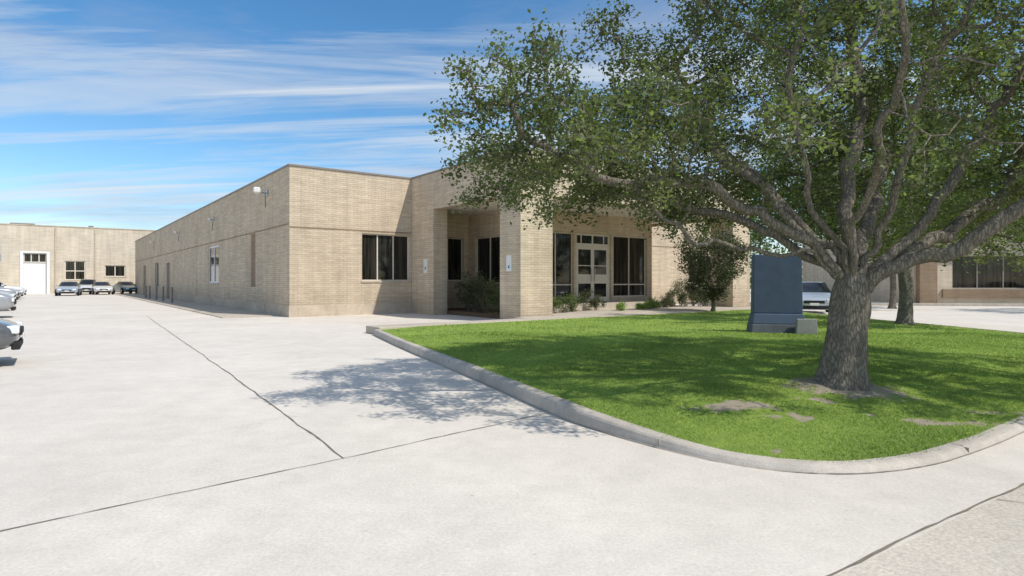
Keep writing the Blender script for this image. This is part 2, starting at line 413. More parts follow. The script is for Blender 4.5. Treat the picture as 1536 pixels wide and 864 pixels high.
def window_A(a0, a1, b, z0, z1, nm, hbars=(), mat=M_frame, fw=.05, par=BLD, fr=FR, inset=.12, glass=M_glass, sill=True):
    fb = b+inset
    bx = [(a0, a1, fb, fb+.06, z1-fw, z1), (a0, a1, fb, fb+.06, z0, z0+fw)]
    xs = np.linspace(a0, a1, nm+1)
    for i, x in enumerate(xs):
        l, r = x-fw/2, x+fw/2
        if i == 0: l, r = a0, a0+fw
        if i == nm: l, r = a1-fw, a1
        bx.append((l, r, fb-.003, fb+.057, z0+fw, z1-fw))
    for hz in hbars:
        bx.append((a0+fw, a1-fw, fb+.003, fb+.05, hz-fw/2, hz+fw/2))
    boxes_obj('window_frame', fr, bx, mat, par)
    boxes_obj('window_glass', fr, [(a0, a1, fb+.03, fb+.045, z0, z1)], glass, par)
    if sill: boxes_obj('window_sill', fr, [(a0-.04, a1+.04, b-.04, fb-.01, z0-.07, z0-.002)], M_plinth, par)
def window_B(b0, b1, a, z0, z1, nm, hbars=(), mat=M_frame, fw=.05, par=BLD, fr=FR, inset=.12, glass=M_glass):
    fa = a+inset
    bx = [(fa, fa+.06, b0, b1, z1-fw, z1), (fa, fa+.06, b0, b1, z0, z0+fw)]
    xs = np.linspace(b0, b1, nm+1)
    for i, x in enumerate(xs):
        l, r = x-fw/2, x+fw/2
        if i == 0: l, r = b0, b0+fw
        if i == nm: l, r = b1-fw, b1
        bx.append((fa-.003, fa+.057, l, r, z0+fw, z1-fw))
    for hz in hbars: bx.append((fa+.003, fa+.05, b0+fw, b1-fw, hz-fw/2, hz+fw/2))
    boxes_obj('window_frame', fr, bx, mat, par)
    boxes_obj('window_glass', fr, [(fa+.03, fa+.045, b0, b1, z0, z1)], glass, par)
    boxes_obj('window_sill', fr, [(a-.04, fa-.01, b0-.04, b1+.04, z0-.07, z0-.002)], M_plinth, par)
window_A(2.98, 5.2, 0, 1.42, 3.42, 3)
window_A(6.4, 8.0, 0, 1.42, 3.42, 2)
window_A(25, 28.7, 0, 1.3, 3.1, 4)
window_B(-3.75, -.5, 8.29, 1.3, 3.42, 3)
window_B(12.7, 15.5, 0, 1.3, 3.43, 2, mat=M_white, fw=.09, inset=.04)
window_B(37.0, 39.6, 0, 0.9, 3.1, 2)
boxes_obj('infill_panel', FR, [(.07, .2, 5.0, 5.8, 1.15, 3.6)], M_brickd, BLD)
boxes_obj('side_door', FR, [(.12, .2, 30.6, 32.4, 0, 2.9), (.12, .2, 46.4, 48.6, 0, 3.0)], M_door, BLD)
window_A(9.3, 11.3, -4, .66, 3.58, 2, (1.25,), sill=False)
window_A(13.85, 16.25, -4, .66, 3.58, 2, (1.25,), sill=False)
fb = -3.9
db = [(11.45, 11.57, fb, fb+.08, .45, 3.58), (13.58, 13.7, fb, fb+.08, .45, 3.58), (11.57, 13.58, fb, fb+.08, 3.5, 3.58), (11.57, 13.58, fb+.003, fb+.077, 3.0, 3.14), (12.53, 12.61, fb+.002, fb+.07, 3.14, 3.5),
      (11.82, 11.88, fb+.004, fb+.07, 3.14, 3.5), (13.27, 13.33, fb+.004, fb+.07, 3.14, 3.5)]
for x0, x1 in ((11.57, 12.57), (12.575, 13.58)):
    db += [(x0, x0+.1, fb+.01, fb+.06, .47, 3.0), (x1-.1, x1, fb+.01, fb+.06, .47, 3.0), (x0+.1, x1-.1, fb+.013, fb+.058, 2.86, 3.0), (x0+.1, x1-.1, fb+.013, fb+.058, 1.3, 1.72), (x0+.1, x1-.1, fb+.013, fb+.058, .47, .68), (x0+.1, x1-.1, fb+.013, fb+.058, 2.1, 2.14)]
boxes_obj('door_frame', FR, db, M_frame, BLD)
boxes_obj('door_glass', FR, [(11.5, 13.65, fb+.03, fb+.04, .46, 3.55)], M_glass, BLD)
boxes_obj('door_handle', FR, [(12.44, 12.47, fb-.05, fb-.02, 1.4, 2.0), (12.67, 12.7, fb-.05, fb-.02, 1.4, 2.0)], M_steel, BLD)
boxes_obj('porch_floor', FR, [(6.72, 17.69, -7.9, -5.7, 0.0, 0.21), (8.6, 16.3, -5.7, -4.0, 0, .44)], M_walk, BLD)
boxes_obj('planter_bed', FR, [(5.96, 8.28, -6.6, -0.03, 0, .16), (16.62, 18.4, -6.6, -.03, 0, .16)], M_mulch, BLD)
boxes_obj('wall_plate', FR, [(5.262, 5.28, -1.45, -1.12, 1.75, 2.35), (5.262, 5.28, -7.35, -7.05, 1.75, 2.3)], M_white, BLD)
boxes_obj('wall_plate_symbol', FR, [(5.256, 5.2615, -1.33, -1.24, 1.9, 2.0), (5.256, 5.2615, -7.24, -7.16, 1.85, 1.95)], M_blue, BLD)
for bb, zz, s in ((3.0, 5.15, 1.0), (14, 4.9, .55), (26, 4.9, .6), (40, 4.9, .6)):
    boxes_obj('floodlight_arm', FR, [(-.35*s, 0.0, bb-.03, bb+.03, zz, zz+.05), (-.05, 0.001, bb-.1, bb+.1, zz-.1, zz+.14)], M_steel, BLD)
    boxes_obj('floodlight', Frame(FR.p(-.42*s, bb, 0)[:2], (.95, .3)), [(-.14*s, .12*s, -.24*s, .24*s, zz-.02*s, zz+.22*s)], M_white, BLD, bevel=.05*s)
    boxes_obj('conduit', FR, [(-.03, -.002, bb+.3, bb+.33, zz-.55, zz+.05)], M_coping, BLD)
boxes_obj('side_apron', FR, [(-2.2, -0.03, 1.0, 56, 0.0, .035)], M_walk, BLD, bevel=.01)

boxes_obj('walkway', FR, [(-0.55, 20.5, -9.35, -8.5, 0, 0.2), (5.0, 20.5, -8.5, -7.9, 0, .2)], M_walk, bevel=.015)
for bb in (20, 24, 27.5, 31.5, 34):
    o = empty('bollard')
    q = FR.p(-1.3, bb, 0.03); o.location = q
    bm = bmesh.new(); bmesh.ops.create_cone(bm, segments=16, radius1=.07, radius2=.07, depth=.95, cap_ends=True, matrix=Matrix.Translation((0, 0, .475)))
    bmesh.ops.create_uvsphere(bm, u_segments=16, v_segments=8, radius=.07, matrix=Matrix.Translation((0, 0, .95)))
    me = bpy.data.meshes.new('post'); bm.to_mesh(me); bm.free(); me.materials.append(M_coping)
    c = bpy.data.objects.new('post', me); COL.objects.link(c); c.parent = o

# ---------------------------------------------------------------- rear warehouse
WH = empty('warehouse_building')
ow = [(-10.07, -8.02, 0, 4.55), (-6.39, -4.46, 1.55, 3.75), (-2.59, -.53, 1.95, 3.3), (-15.5, -13.2, 0, 3.4)]
boxes_obj('walls', FR, wallA(-34, 40, 62, .3, 0, 7.6, ow)+[(-34, -33.7, 62.3, 92, 0, 7.6), (39.7, 40, 62.3, 92, 0, 7.6)], M_brick2, WH)
boxes_obj('roof', FR, [(-33.7, 39.7, 62.3, 92, 7.1, 7.2)], M_coping, WH)
boxes_obj('coping', FR, [(-34.05, 40.05, 61.95, 62.35, 7.6, 7.72)], M_plinth, WH)
window_A(-6.39, -4.46, 62, 1.55, 3.75, 2, (2.6,), par=WH, fw=.1)
window_A(-2.59, -.53, 62, 1.95, 3.3, 2, par=WH, fw=.1)
boxes_obj('dock_door', FR, [(-10.07, -8.02, 62.2, 62.27, 0, 3.5)], M_white, WH)
window_A(-10.07, -8.02, 62, 3.5, 4.55, 3, par=WH, fw=.1, sill=False)
boxes_obj('dock_surround', FR, [(-10.35, -10.08, 61.9, 61.998, 0, 4.75), (-8.01, -7.75, 61.9, 61.998, 0, 4.75), (-10.08, -8.01, 61.9, 61.998, 4.56, 4.75)], M_white, WH)
boxes_obj('awning', FR, [(-16, -12.0, 60.6, 61.98, 3.5, 4.4)], M_blue, WH, bevel=.1)
boxes_obj('rooftop_unit', FR, [(-11.5, -9.2, 68, 70, 7.2, 8.3), (-4, -3.5, 66, 66.5, 7.2, 8.2)], M_coping, WH, bevel=.05)
boxes_obj('downspout', FR, [(-3.6, -3.48, 61.9, 61.99, 0, 7.5), (-7.3, -7.18, 61.9, 61.99, 0, 7.5)], M_plinth, WH)

# ---------------------------------------------------------------- office to the right
OFR = Frame((24.8, 38.6), (0.98, -0.16))
OB = empty('office_building')
oo = [(3.0, 7.4, 0.95, 3.0), (10, 15, .95, 3.0)]
boxes_obj('walls', OFR, wallA(0, 24, 0, .3, 0, 5.2, oo)+[(0, .3, .3, 20, 0, 5.2), (23.7, 24, .3, 20, 0, 5.2)], M_brick2, OB)
boxes_obj('roof', OFR, [(.3, 23.7, .3, 20, 4.8, 4.9)], M_coping, OB)
boxes_obj('coping', OFR, [(-.5, 24.5, -.9, .4, 5.2, 5.5)], M_coping, OB)
boxes_obj('band', OFR, [(2.4, 24, -.12, -.002, .35, .9), (0.9, 1.9, -.5, -.002, 0, 5.19), (8.2, 9.0, -.5, -.002, 0, 5.19)], M_brickd, OB)
window_A(3.0, 7.4, 0, .95, 3.0, 3, par=OB, fr=OFR, mat=M_framed, sill=False)
window_A(10, 15, 0, .95, 3.0, 3, par=OB, fr=OFR, mat=M_framed, sill=False)
boxes_obj('far_curb', OFR, [(-14, 24, -4.2, -4.0, 0, .15)], M_curb, bevel=.02)

# ---------------------------------------------------------------- monument sign
MS = empty('monument_sign')
MF = Frame((6.12, 14.0), (0.985, -0.17))
M_slab = simple('slate_blue_panel', (0.06, 0.09, 0.14), 0.55, 0.3, var=.3, nscale=4)
M_base = concrete('sign_base_stone', (0.30, 0.30, 0.29), 3, .3)
M_basest = concrete('sign_step_stone', (0.14, 0.15, 0.175), 3, .3)
def taper(name, fr, a0, a1, b0, b1, z0, z1, ta, tb, mat, par):
    V = [fr.p(a0, b0, z0), fr.p(a1, b0, z0), fr.p(a1, b1, z0), fr.p(a0, b1, z0), fr.p(a0+ta, b0+tb, z1), fr.p(a1-ta, b0+tb, z1), fr.p(a1-ta, b1-tb, z1), fr.p(a0+ta, b1-tb, z1)]
    o = mesh_obj(name, V, [(0, 1, 5, 4), (1, 2, 6, 5), (2, 3, 7, 6), (3, 0, 4, 7), (4, 5, 6, 7), (3, 2, 1, 0)], [mat], par)
    md = o.modifiers.new('bevel', 'BEVEL'); md.width = .02; md.segments = 2
    return o
taper('base', MF, -.62, .62, -.3, .3, .1, .42, .03, .03, M_basest, MS)
taper('base_step', MF, -.58, .58, -.26, .26, .42, .66, .04, .06, M_slab, MS)
taper('panel', MF, -.54, .54, -.14, .14, .66, 2.02, .015, .01, M_slab, MS)
taper('side_block', MF, .3, .78, -.46, -.305, .1, .56, .03, .03, M_base, MS)

# ---------------------------------------------------------------- trees
def leaves(C, size, name, mat, parent, spread=0, asp=0.5, val=None):
    n = len(C); C = C+rng.normal(0, spread, (n, 3)) if spread else C
    d = rng.normal(0, 1, (n, 3)); d[:, 2] *= .6; d /= np.linalg.norm(d, axis=1)[:, None]
    r = rng.normal(0, 1, (n, 3)); s = np.cross(d, r); s /= np.linalg.norm(s, axis=1)[:, None]
    nn = np.cross(d, s)
    L = (size*rng.uniform(.6, 1.3, n))[:, None]; Wd = L*asp
    V = np.zeros((n, 4, 3))
    V[:, 0] = C-d*L*.5; V[:, 1] = C+s*Wd*.5+nn*L*.1; V[:, 2] = C+d*L*.5; V[:, 3] = C-s*Wd*.5+nn*L*.1
    v = rng.random(n) if val is None else np.clip(val+rng.normal(0, .22, n), 0, 1)
    return quads_mesh(name, V.reshape(-1, 3), 4, [mat], attr=v, parent=parent)

def resample(P, step):
    P = [np.array(p, float) for p in P]; out = []
    for p, q in zip(P[:-1], P[1:]):
        n = max(1, int(round(np.linalg.norm(q-p)/step)))
        for i in range(n): out.append(p+(q-p)*i/n)
    out.append(P[-1]); return out
def grow(trunk, limbs, att, step, kill, infl, iters, wob=.05):
    pos = []; par = []
    T = resample(trunk, step)
    for i, p in enumerate(T): pos.append(p); par.append(i-1)
    for Lb in limbs:
        dd = [np.linalg.norm(np.array(Lb[0])-pos[k]) for k in range(len(T)//2, len(T))]
        prev = len(T)//2+int(np.argmin(dd))
        R = resample(catmull(Lb, 4), step); ph = rng.uniform(0, 6.28, 6)
        for j, p in enumerate(R):
            f = min(1, j/5)*wob
            p = p+rng.normal(0, .014 if j else 0.0, 3)+f*np.array([math.sin(j*.9+ph[0])+.5*math.sin(j*1.7+ph[1]), math.sin(j*.8+ph[2]), math.sin(j*.75+ph[3])+.6*math.sin(j*1.5+ph[4])])
            pos.append(p); par.append(prev); prev = len(pos)-1
    A = att.copy(); P = np.array(pos)
    nd = np.full(len(A), 1e9); ni = np.zeros(len(A), int)
    for k in range(len(T), len(P)):
        d = np.linalg.norm(A-P[k], axis=1); m = d < nd; nd[m] = d[m]; ni[m] = k
    for it in range(iters):
        m = nd < infl
        if not m.any(): break
        dirs = A[m]-P[ni[m]]; dirs /= np.linalg.norm(dirs, axis=1)[:, None]+1e-9
        acc = {}
        for k, d in zip(ni[m], dirs): acc[k] = acc.get(k, 0)+d
        new = []
        for k, d in acc.items():
            d = d/(np.linalg.norm(d)+1e-9)+rng.normal(0, .26, 3)+np.array([0, 0, .05]); d /= np.linalg.norm(d)
            new.append(P[k]+d*step); par.append(int(k))
        base = len(P); P = np.vstack([P, np.array(new)])
        NW = P[base:]
        D = np.linalg.norm(A[:, None, :]-NW[None], axis=2)
        mi = D.argmin(1); md = D[np.arange(len(A)), mi]
        u = md < nd; nd[u] = md[u]; ni[u] = base+mi[u]
        keep = nd > kill
        A = A[keep]; nd = nd[keep]; ni = ni[keep]
        if len(A) == 0: break
    return P, np.array(par), len(T)
def tree_mesh(name, P, par, tip, power, parent, trunk_n, flare=None):
    n = len(P); kids = [[] for _ in range(n)]
    for i in range(1, n):
        if par[i] >= 0: kids[par[i]].append(i)
    cnt = np.zeros(n)
    for i in range(n-1, -1, -1):
        if not kids[i]: cnt[i] = 1
        if par[i] >= 0: cnt[par[i]] += cnt[i]
    R = tip*cnt**(1/power)
    V = []; F = []
    stack = [(0, None)]
    while stack:
        s, frm = stack.pop(); chain = [frm] if frm is not None else []
        c = s
        while True:
            chain.append(c)
            if not kids[c]: break
            ks = sorted(kids[c], key=lambda k: -cnt[k])
            for k in ks[1:]: stack.append((k, c))
            c = ks[0]
        pts = P[chain]; rr = R[chain].copy()
        if frm is not None: rr[0] = min(rr[0], rr[1]*1.35) if len(rr) > 1 else rr[0]
        if len(pts) < 2: continue
        rmax = rr.max(); ns = 28 if rmax > .15 else (10 if rmax > .04 else (6 if rmax > .012 else 4))
        rs = rr.copy()
        for _ in range(2): rs[1:-1] = (rs[:-2]+2*rs[1:-1]+rs[2:])/4
        if flare and frm is None:      # refine the visible trunk rings
            ii = np.arange(len(pts)); kk = np.arange(0, len(pts)-1+1e-6, .34)
            pts = np.stack([np.interp(kk, ii, pts[:, q]) for q in range(3)], 1); rs = np.interp(kk, ii, rs)
        up = np.array([1., 0, 0]); base = len(V)
        for i in range(len(pts)):
            t = pts[min(i+1, len(pts)-1)]-pts[max(i-1, 0)]; t /= np.linalg.norm(t)+1e-9
            up = up-t*np.dot(up, t)
            if np.linalg.norm(up) < 1e-3: up = np.cross(t, [0, 1, .3])
            up /= np.linalg.norm(up); sd = np.cross(t, up)
            for k in range(ns):
                an = 2*math.pi*k/ns; r = rs[i]
                if flare and frm is None and pts[i][2] < flare[1]:
                    q = 1-(pts[i][2]-flare[2])/(flare[1]-flare[2]); q = max(0, min(1, q))
                    r *= 1+flare[0]*(.3*q+.7*q**4*(1+.8*math.sin(an*5+1)+.4*math.sin(an*3+2)))
                if rmax > .15: r *= 1+.06*math.sin(an*6+pts[i][2]*2)+.035*math.sin(an*4+pts[i][2]*8)+.02*math.sin(an*11-pts[i][2]*14)
                V.append(pts[i]+(up*math.cos(an)+sd*math.sin(an))*r)
            if i:
                o = base+(i-1)*ns
                for k in range(ns): F.append([o+k, o+(k+1) % ns, o+ns+(k+1) % ns, o+ns+k])
    mesh_obj(name, V, F, [M_bark], parent, smooth=True)
    return R, cnt

OT = empty('oak_tree')
trunk = [(3.84, 7.05, 0.14), (3.86, 7.05, .35), (3.9, 7.06, .7), (3.95, 7.07, 1.1), (3.98, 7.08, 1.45)]
limbs = [
 [(3.8, 7.05, 1.45), (3.62, 7, 1.6), (3.2, 6.9, 1.73), (2.65, 6.8, 1.76), (2.12, 6.6, 1.80), (1.73, 6.5, 2.02), (1.39, 6.4, 2.23)],
 [(3.85, 7.05, 1.45), (3.6, 7, 1.68), (2.9, 6.9, 2.12), (2.34, 6.8, 2.4), (1.64, 6.7, 2.5), (.96, 6.6, 2.57), (.44, 6.5, 2.75), (.09, 6.5, 3.15), (-.2, 6.5, 3.3)],
 [(3.9, 7.1, 1.45), (3.75, 7.15, 1.75), (3.4, 7.3, 2.1), (2.95, 7.6, 2.67), (2.54, 7.9, 3.33), (2.28, 8.2, 4.2)],
 [(3.92, 7.05, 1.45), (3.82, 7, 1.8), (3.45, 7, 2.4), (3.2, 6.9, 3.25), (3.2, 6.7, 4.15)],
 [(4.0, 7.15, 1.45), (4.03, 7.2, 1.85), (4.15, 7.5, 2.65), (4.55, 7.9, 3.75), (4.45, 8.2, 5.2)],
 [(4.05, 7.05, 1.4), (4.15, 7, 1.75), (4.3, 6.8, 2.3), (4.3, 6.5, 3.15), (4.45, 6.2, 3.9)],
 [(4.08, 7.1, 1.35), (4.3, 7.1, 1.6), (5, 7.3, 2.15), (5.55, 7.4, 2.95), (6.2, 7.5, 3.8)],
 [(4.08, 7.05, 1.3), (4.3, 7, 1.5), (4.9, 6.8, 1.75), (5.55, 6.6, 2.2), (6.15, 6.4, 2.75), (7, 6.2, 3.2)],
 [(4.08, 7.15, 1.3), (4.35, 7.2, 1.55), (5.4, 7.8, 1.9), (6.9, 8.6, 2.6), (8, 9.5, 3.2)],
 [(3.88, 7.12, 1.45), (3.68, 7.2, 1.75), (3.35, 7.6, 2.4), (2.95, 8.1, 3.1), (2.2, 8.6, 3.8), (1.3, 9, 4.2)],
 [(3.92, 7.0, 1.45), (3.86, 6.85, 1.8), (3.75, 6.3, 2.5), (3.5, 5.5, 3.2), (3.2, 4.9, 3.8)],
 [(3.85, 7.12, 1.45), (3.55, 7.3, 1.75), (2.4, 7.9, 2.4), (1.2, 8.6, 2.7), (.3, 9, 3.1)],
 [(4.05, 7.15, 1.4), (4.2, 7.4, 1.8), (4.9, 8.2, 2.5), (5.6, 9.2, 3.4), (6.0, 10, 4.2)],
]
def crown_pts(n, cx, cy, zc, ax, ay, az, zlow, ex=1.25, clumps=260, cs=.33, hollow=.35, exl=None, axr=None, ylim=None):
    C = []
    while len(C) < clumps:
        p = rng.uniform(-1, 1, 3); e = ex if (p[0] > 0 or exl is None) else exl
        q = abs(p[0])**e+abs(p[1])**1.6+abs(p[2])**e
        if q > 1: continue
        z = zc+p[2]*az
        if z < zlow: continue
        if q < hollow and rng.random() < .6: continue
        x = cx+p[0]*(axr if (axr and p[0] > 0) else ax); y = cy+p[1]*ay
        if ylim and y < ylim: continue
        C.append((x, y, z))
    C = np.array(C)
    k = rng.integers(0, len(C), n)
    A = C[k]+rng.normal(0, cs, (n, 3))
    return A[A[:, 2] > zlow-.2]
att = crown_pts(6000, 4.3, 7.5, 3.0, 5.35, 4.3, 4.3, 2.2, ex=1.7, clumps=250, cs=.26, exl=1.04, axr=6.0, ylim=4.6)
sk = np.stack([rng.uniform(-.7, 2.6, 700), rng.uniform(5.6, 8.6, 700), rng.uniform(2.4, 3.5, 700)], 1)
sk = sk[np.sin(sk[:, 0]*4+sk[:, 1]*2)+np.sin(sk[:, 1]*3.3)+rng.normal(0, .4, len(sk)) > 0]
att = np.vstack([att, sk])
att = att[(att[:, 1] > 4.3)]
rt = np.hypot(att[:, 0]-3.95, att[:, 1]-7.1)
core = (rt < 2.7) & (att[:, 1] < 7.8) & (att[:, 2] < 3.9)
att = att[~(core & (rng.random(len(att)) < .72))]
low = (rt < 1e9)
P, par, tn = grow(trunk, limbs, att, .17, .23, 3.0, 90)
R, cnt = tree_mesh('branches', P, par, .0066, 2.04, OT, tn, flare=(.55, .85, .12))
rp = np.hypot(P[:, 0]-3.95, P[:, 1]-7.1)
thin = (R < .022) & (np.arange(len(P)) > tn)
inner = (rp < 2.4) & (P[:, 1] < 7.6) & (P[:, 2] < 3.3)
thin &= ~(inner & (rng.random(len(P)) < .6))
Cn = P[thin]
print('nodes', len(P), 'leafy', len(Cn), 'trunkR', R[2])
per = max(8, int(225000/len(Cn)))
# clump-wise tone: low-frequency field, so whole sprays go lighter or darker
f = np.sin(Cn[:, 0]*2.3+1.7*np.sin(Cn[:, 1]*1.9))+np.sin(Cn[:, 2]*3.1+Cn[:, 1]*1.4)+np.sin(Cn[:, 0]*4.1-Cn[:, 2]*2.7)
cl = np.clip(.45+.16*f+rng.normal(0, .16, len(Cn)), 0, 1)
LC = np.repeat(Cn, per, axis=0)+rng.normal(0, .08, (len(Cn)*per, 3))
leaves(LC, .054, 'foliage', M_leaf, OT, val=np.repeat(cl, per), asp=.55)

def small_tree(name, x, y, z0, trunk_h, cz, ax, az, natt, nleaf, lsize, tip, mat, nl=6, step=.3, spread=.16):
    T = empty(name)
    tr = [(x, y, z0), (x+.05, y, z0+trunk_h*.5), (x+.0, y+.05, z0+trunk_h)]
    lb = []
    for i in range(nl):
        an = 2*math.pi*i/nl+rng.uniform(-.3, .3); e = rng.uniform(.5, 1.1)
        q = lambda t: (x+math.cos(an)*ax*.55*t, y+math.sin(an)*ax*.55*t, z0+trunk_h+(cz-z0-trunk_h)*t*e)
        lb.append([q(.05), q(.35), q(.8)])
    A = crown_pts(natt, x, y, cz, ax, ax, az, z0+trunk_h*.8, 1.6, 90, ax*.08, .2)
    P, par, tn = grow(tr, lb, A, step, step*1.5, 4.0, 50)
    R, cnt = tree_mesh('branches', P, par, tip, 2.2, T, tn, flare=(.5, z0+.6, z0))
    C = P[(R < tip*4) & (np.arange(len(P)) > tn)]
    per = max(3, int(nleaf/len(C)))
    leaves(np.repeat(C, per, axis=0)+rng.normal(0, spread, (len(C)*per, 3)), lsize, 'foliage', mat, T, val=np.repeat(rng.uniform(.1, .9, len(C)), per))
small_tree('oak_tree', 11.3, 17.4, .12, 2.0, 4.6, 4.6, 4.0, 1500, 55000, .10, .014, M_leaf)
small_tree('ornamental_tree', 8.1, 24.4, .15, 0.6, 2.2, 1.55, 1.6, 380, 13000, .10, .009, M_leaf2, step=.15, spread=.13)
small_tree('oak_tree', 19.5, 31, 0, 2.4, 5.6, 4.5, 3.8, 900, 30000, .15, .013, M_leaf3)
small_tree('oak_tree', 30, 24, 0, 2.4, 6, 4.5, 3.8, 700, 20000, .17, .013, M_leaf)

DT = empty('distant_trees')
cc = []
for i in range(36):
    x = 16+i*3.2+rng.uniform(-2, 2); y = 64+rng.uniform(-5, 8)
    hgt = rng.uniform(7, 12)
    for k in range(26):
        cc.append((x+rng.normal(0, 1.9), y+rng.normal(0, 1.5), abs(rng.normal(hgt*.5, hgt*.24))))
cc = np.array(cc)
LC = np.repeat(cc, 55, axis=0); LC = LC+rng.normal(0, .65, LC.shape); LC = LC[LC[:, 2] > 0]
leaves(LC, .42, 'foliage', M_leaf3, DT, asp=.6)

def shrub(a, b, z, r, hgt, n, mat=M_leaf2, ls=.07, name='shrub'):
    T = empty(name); q = FR.p(a, b, z); k = max(5, int(n/160))
    C = rng.normal(0, 1, (k, 3)); C /= np.linalg.norm(C, axis=1)[:, None]; C *= rng.uniform(.3, 1, (k, 1))
    C = C*np.array([r, r, hgt*.45])+np.array([q[0], q[1], z+hgt*.5])
    L = np.repeat(C, 160, axis=0); L = L+rng.normal(0, r*.2, L.shape); L = L[L[:, 2] > z]
    leaves(L, ls, 'foliage', mat, T)
    V = []; F = []
    for c in C[:14]:
        i = len(V); s = np.array([q[0]+rng.normal(0, .04), q[1]+rng.normal(0, .04), z-.02])
        for w, p in ((.014, s), (.006, c)):
            for an in (0, 2.1, 4.2): V.append(p+np.array([math.cos(an)*w, math.sin(an)*w, 0]))
        for j in range(3): F.append([i+j, i+(j+1) % 3, i+3+(j+1) % 3, i+3+j])
    mesh_obj('stems', V, F, [M_bark], T)
shrub(6.6, -2.6, .16, .6, 1.4, 2800)
shrub(6.3, -3.5, .16, .55, 1.75, 2800)
shrub(6.2, -4.5, .16, .6, 1.6, 2800)
shrub(6.15, -5.4, .16, .55, 1.35, 2600, M_leaf3)
shrub(6.3, -6.2, .16, .5, 1.3, 2400)
shrub(7.4, -1.2, .16, .5, 1.6, 2000)
for a_, b_, r_, h_ in ((7.4, -6.9, .38, .8), (8.1, -6.7, .4, .85), (8.9, -6.4, .4, .8), (9.7, -6.3, .42, .95), (10.5, -6.2, .35, .6), (11.2, -6.9, .3, .3), (13.4, -6.6, .38, .42), (14.1, -6.3, .38, .5), (14.8, -6.2, .42, .55), (15.6, -6.0, .42, .75), (16.4, -6.2, .38, .7), (12.4, -6.9, .25, .25)):
    shrub(a_, b_, .2, r_, h_, 1500, M_blade if h_ < .46 else (M_leaf3 if a_ < 9.5 else M_leaf2), .06)
shrub(17.2, -6.0, .2, .5, 1.3, 1800)
shrub(19.8, -5.0, .0, .75, 1.6, 2800)
shrub(21.5, -2.0, .0, .8, 1.6, 2400)
shrub(24.0, -1.5, .0, .7, 1.1, 2200)
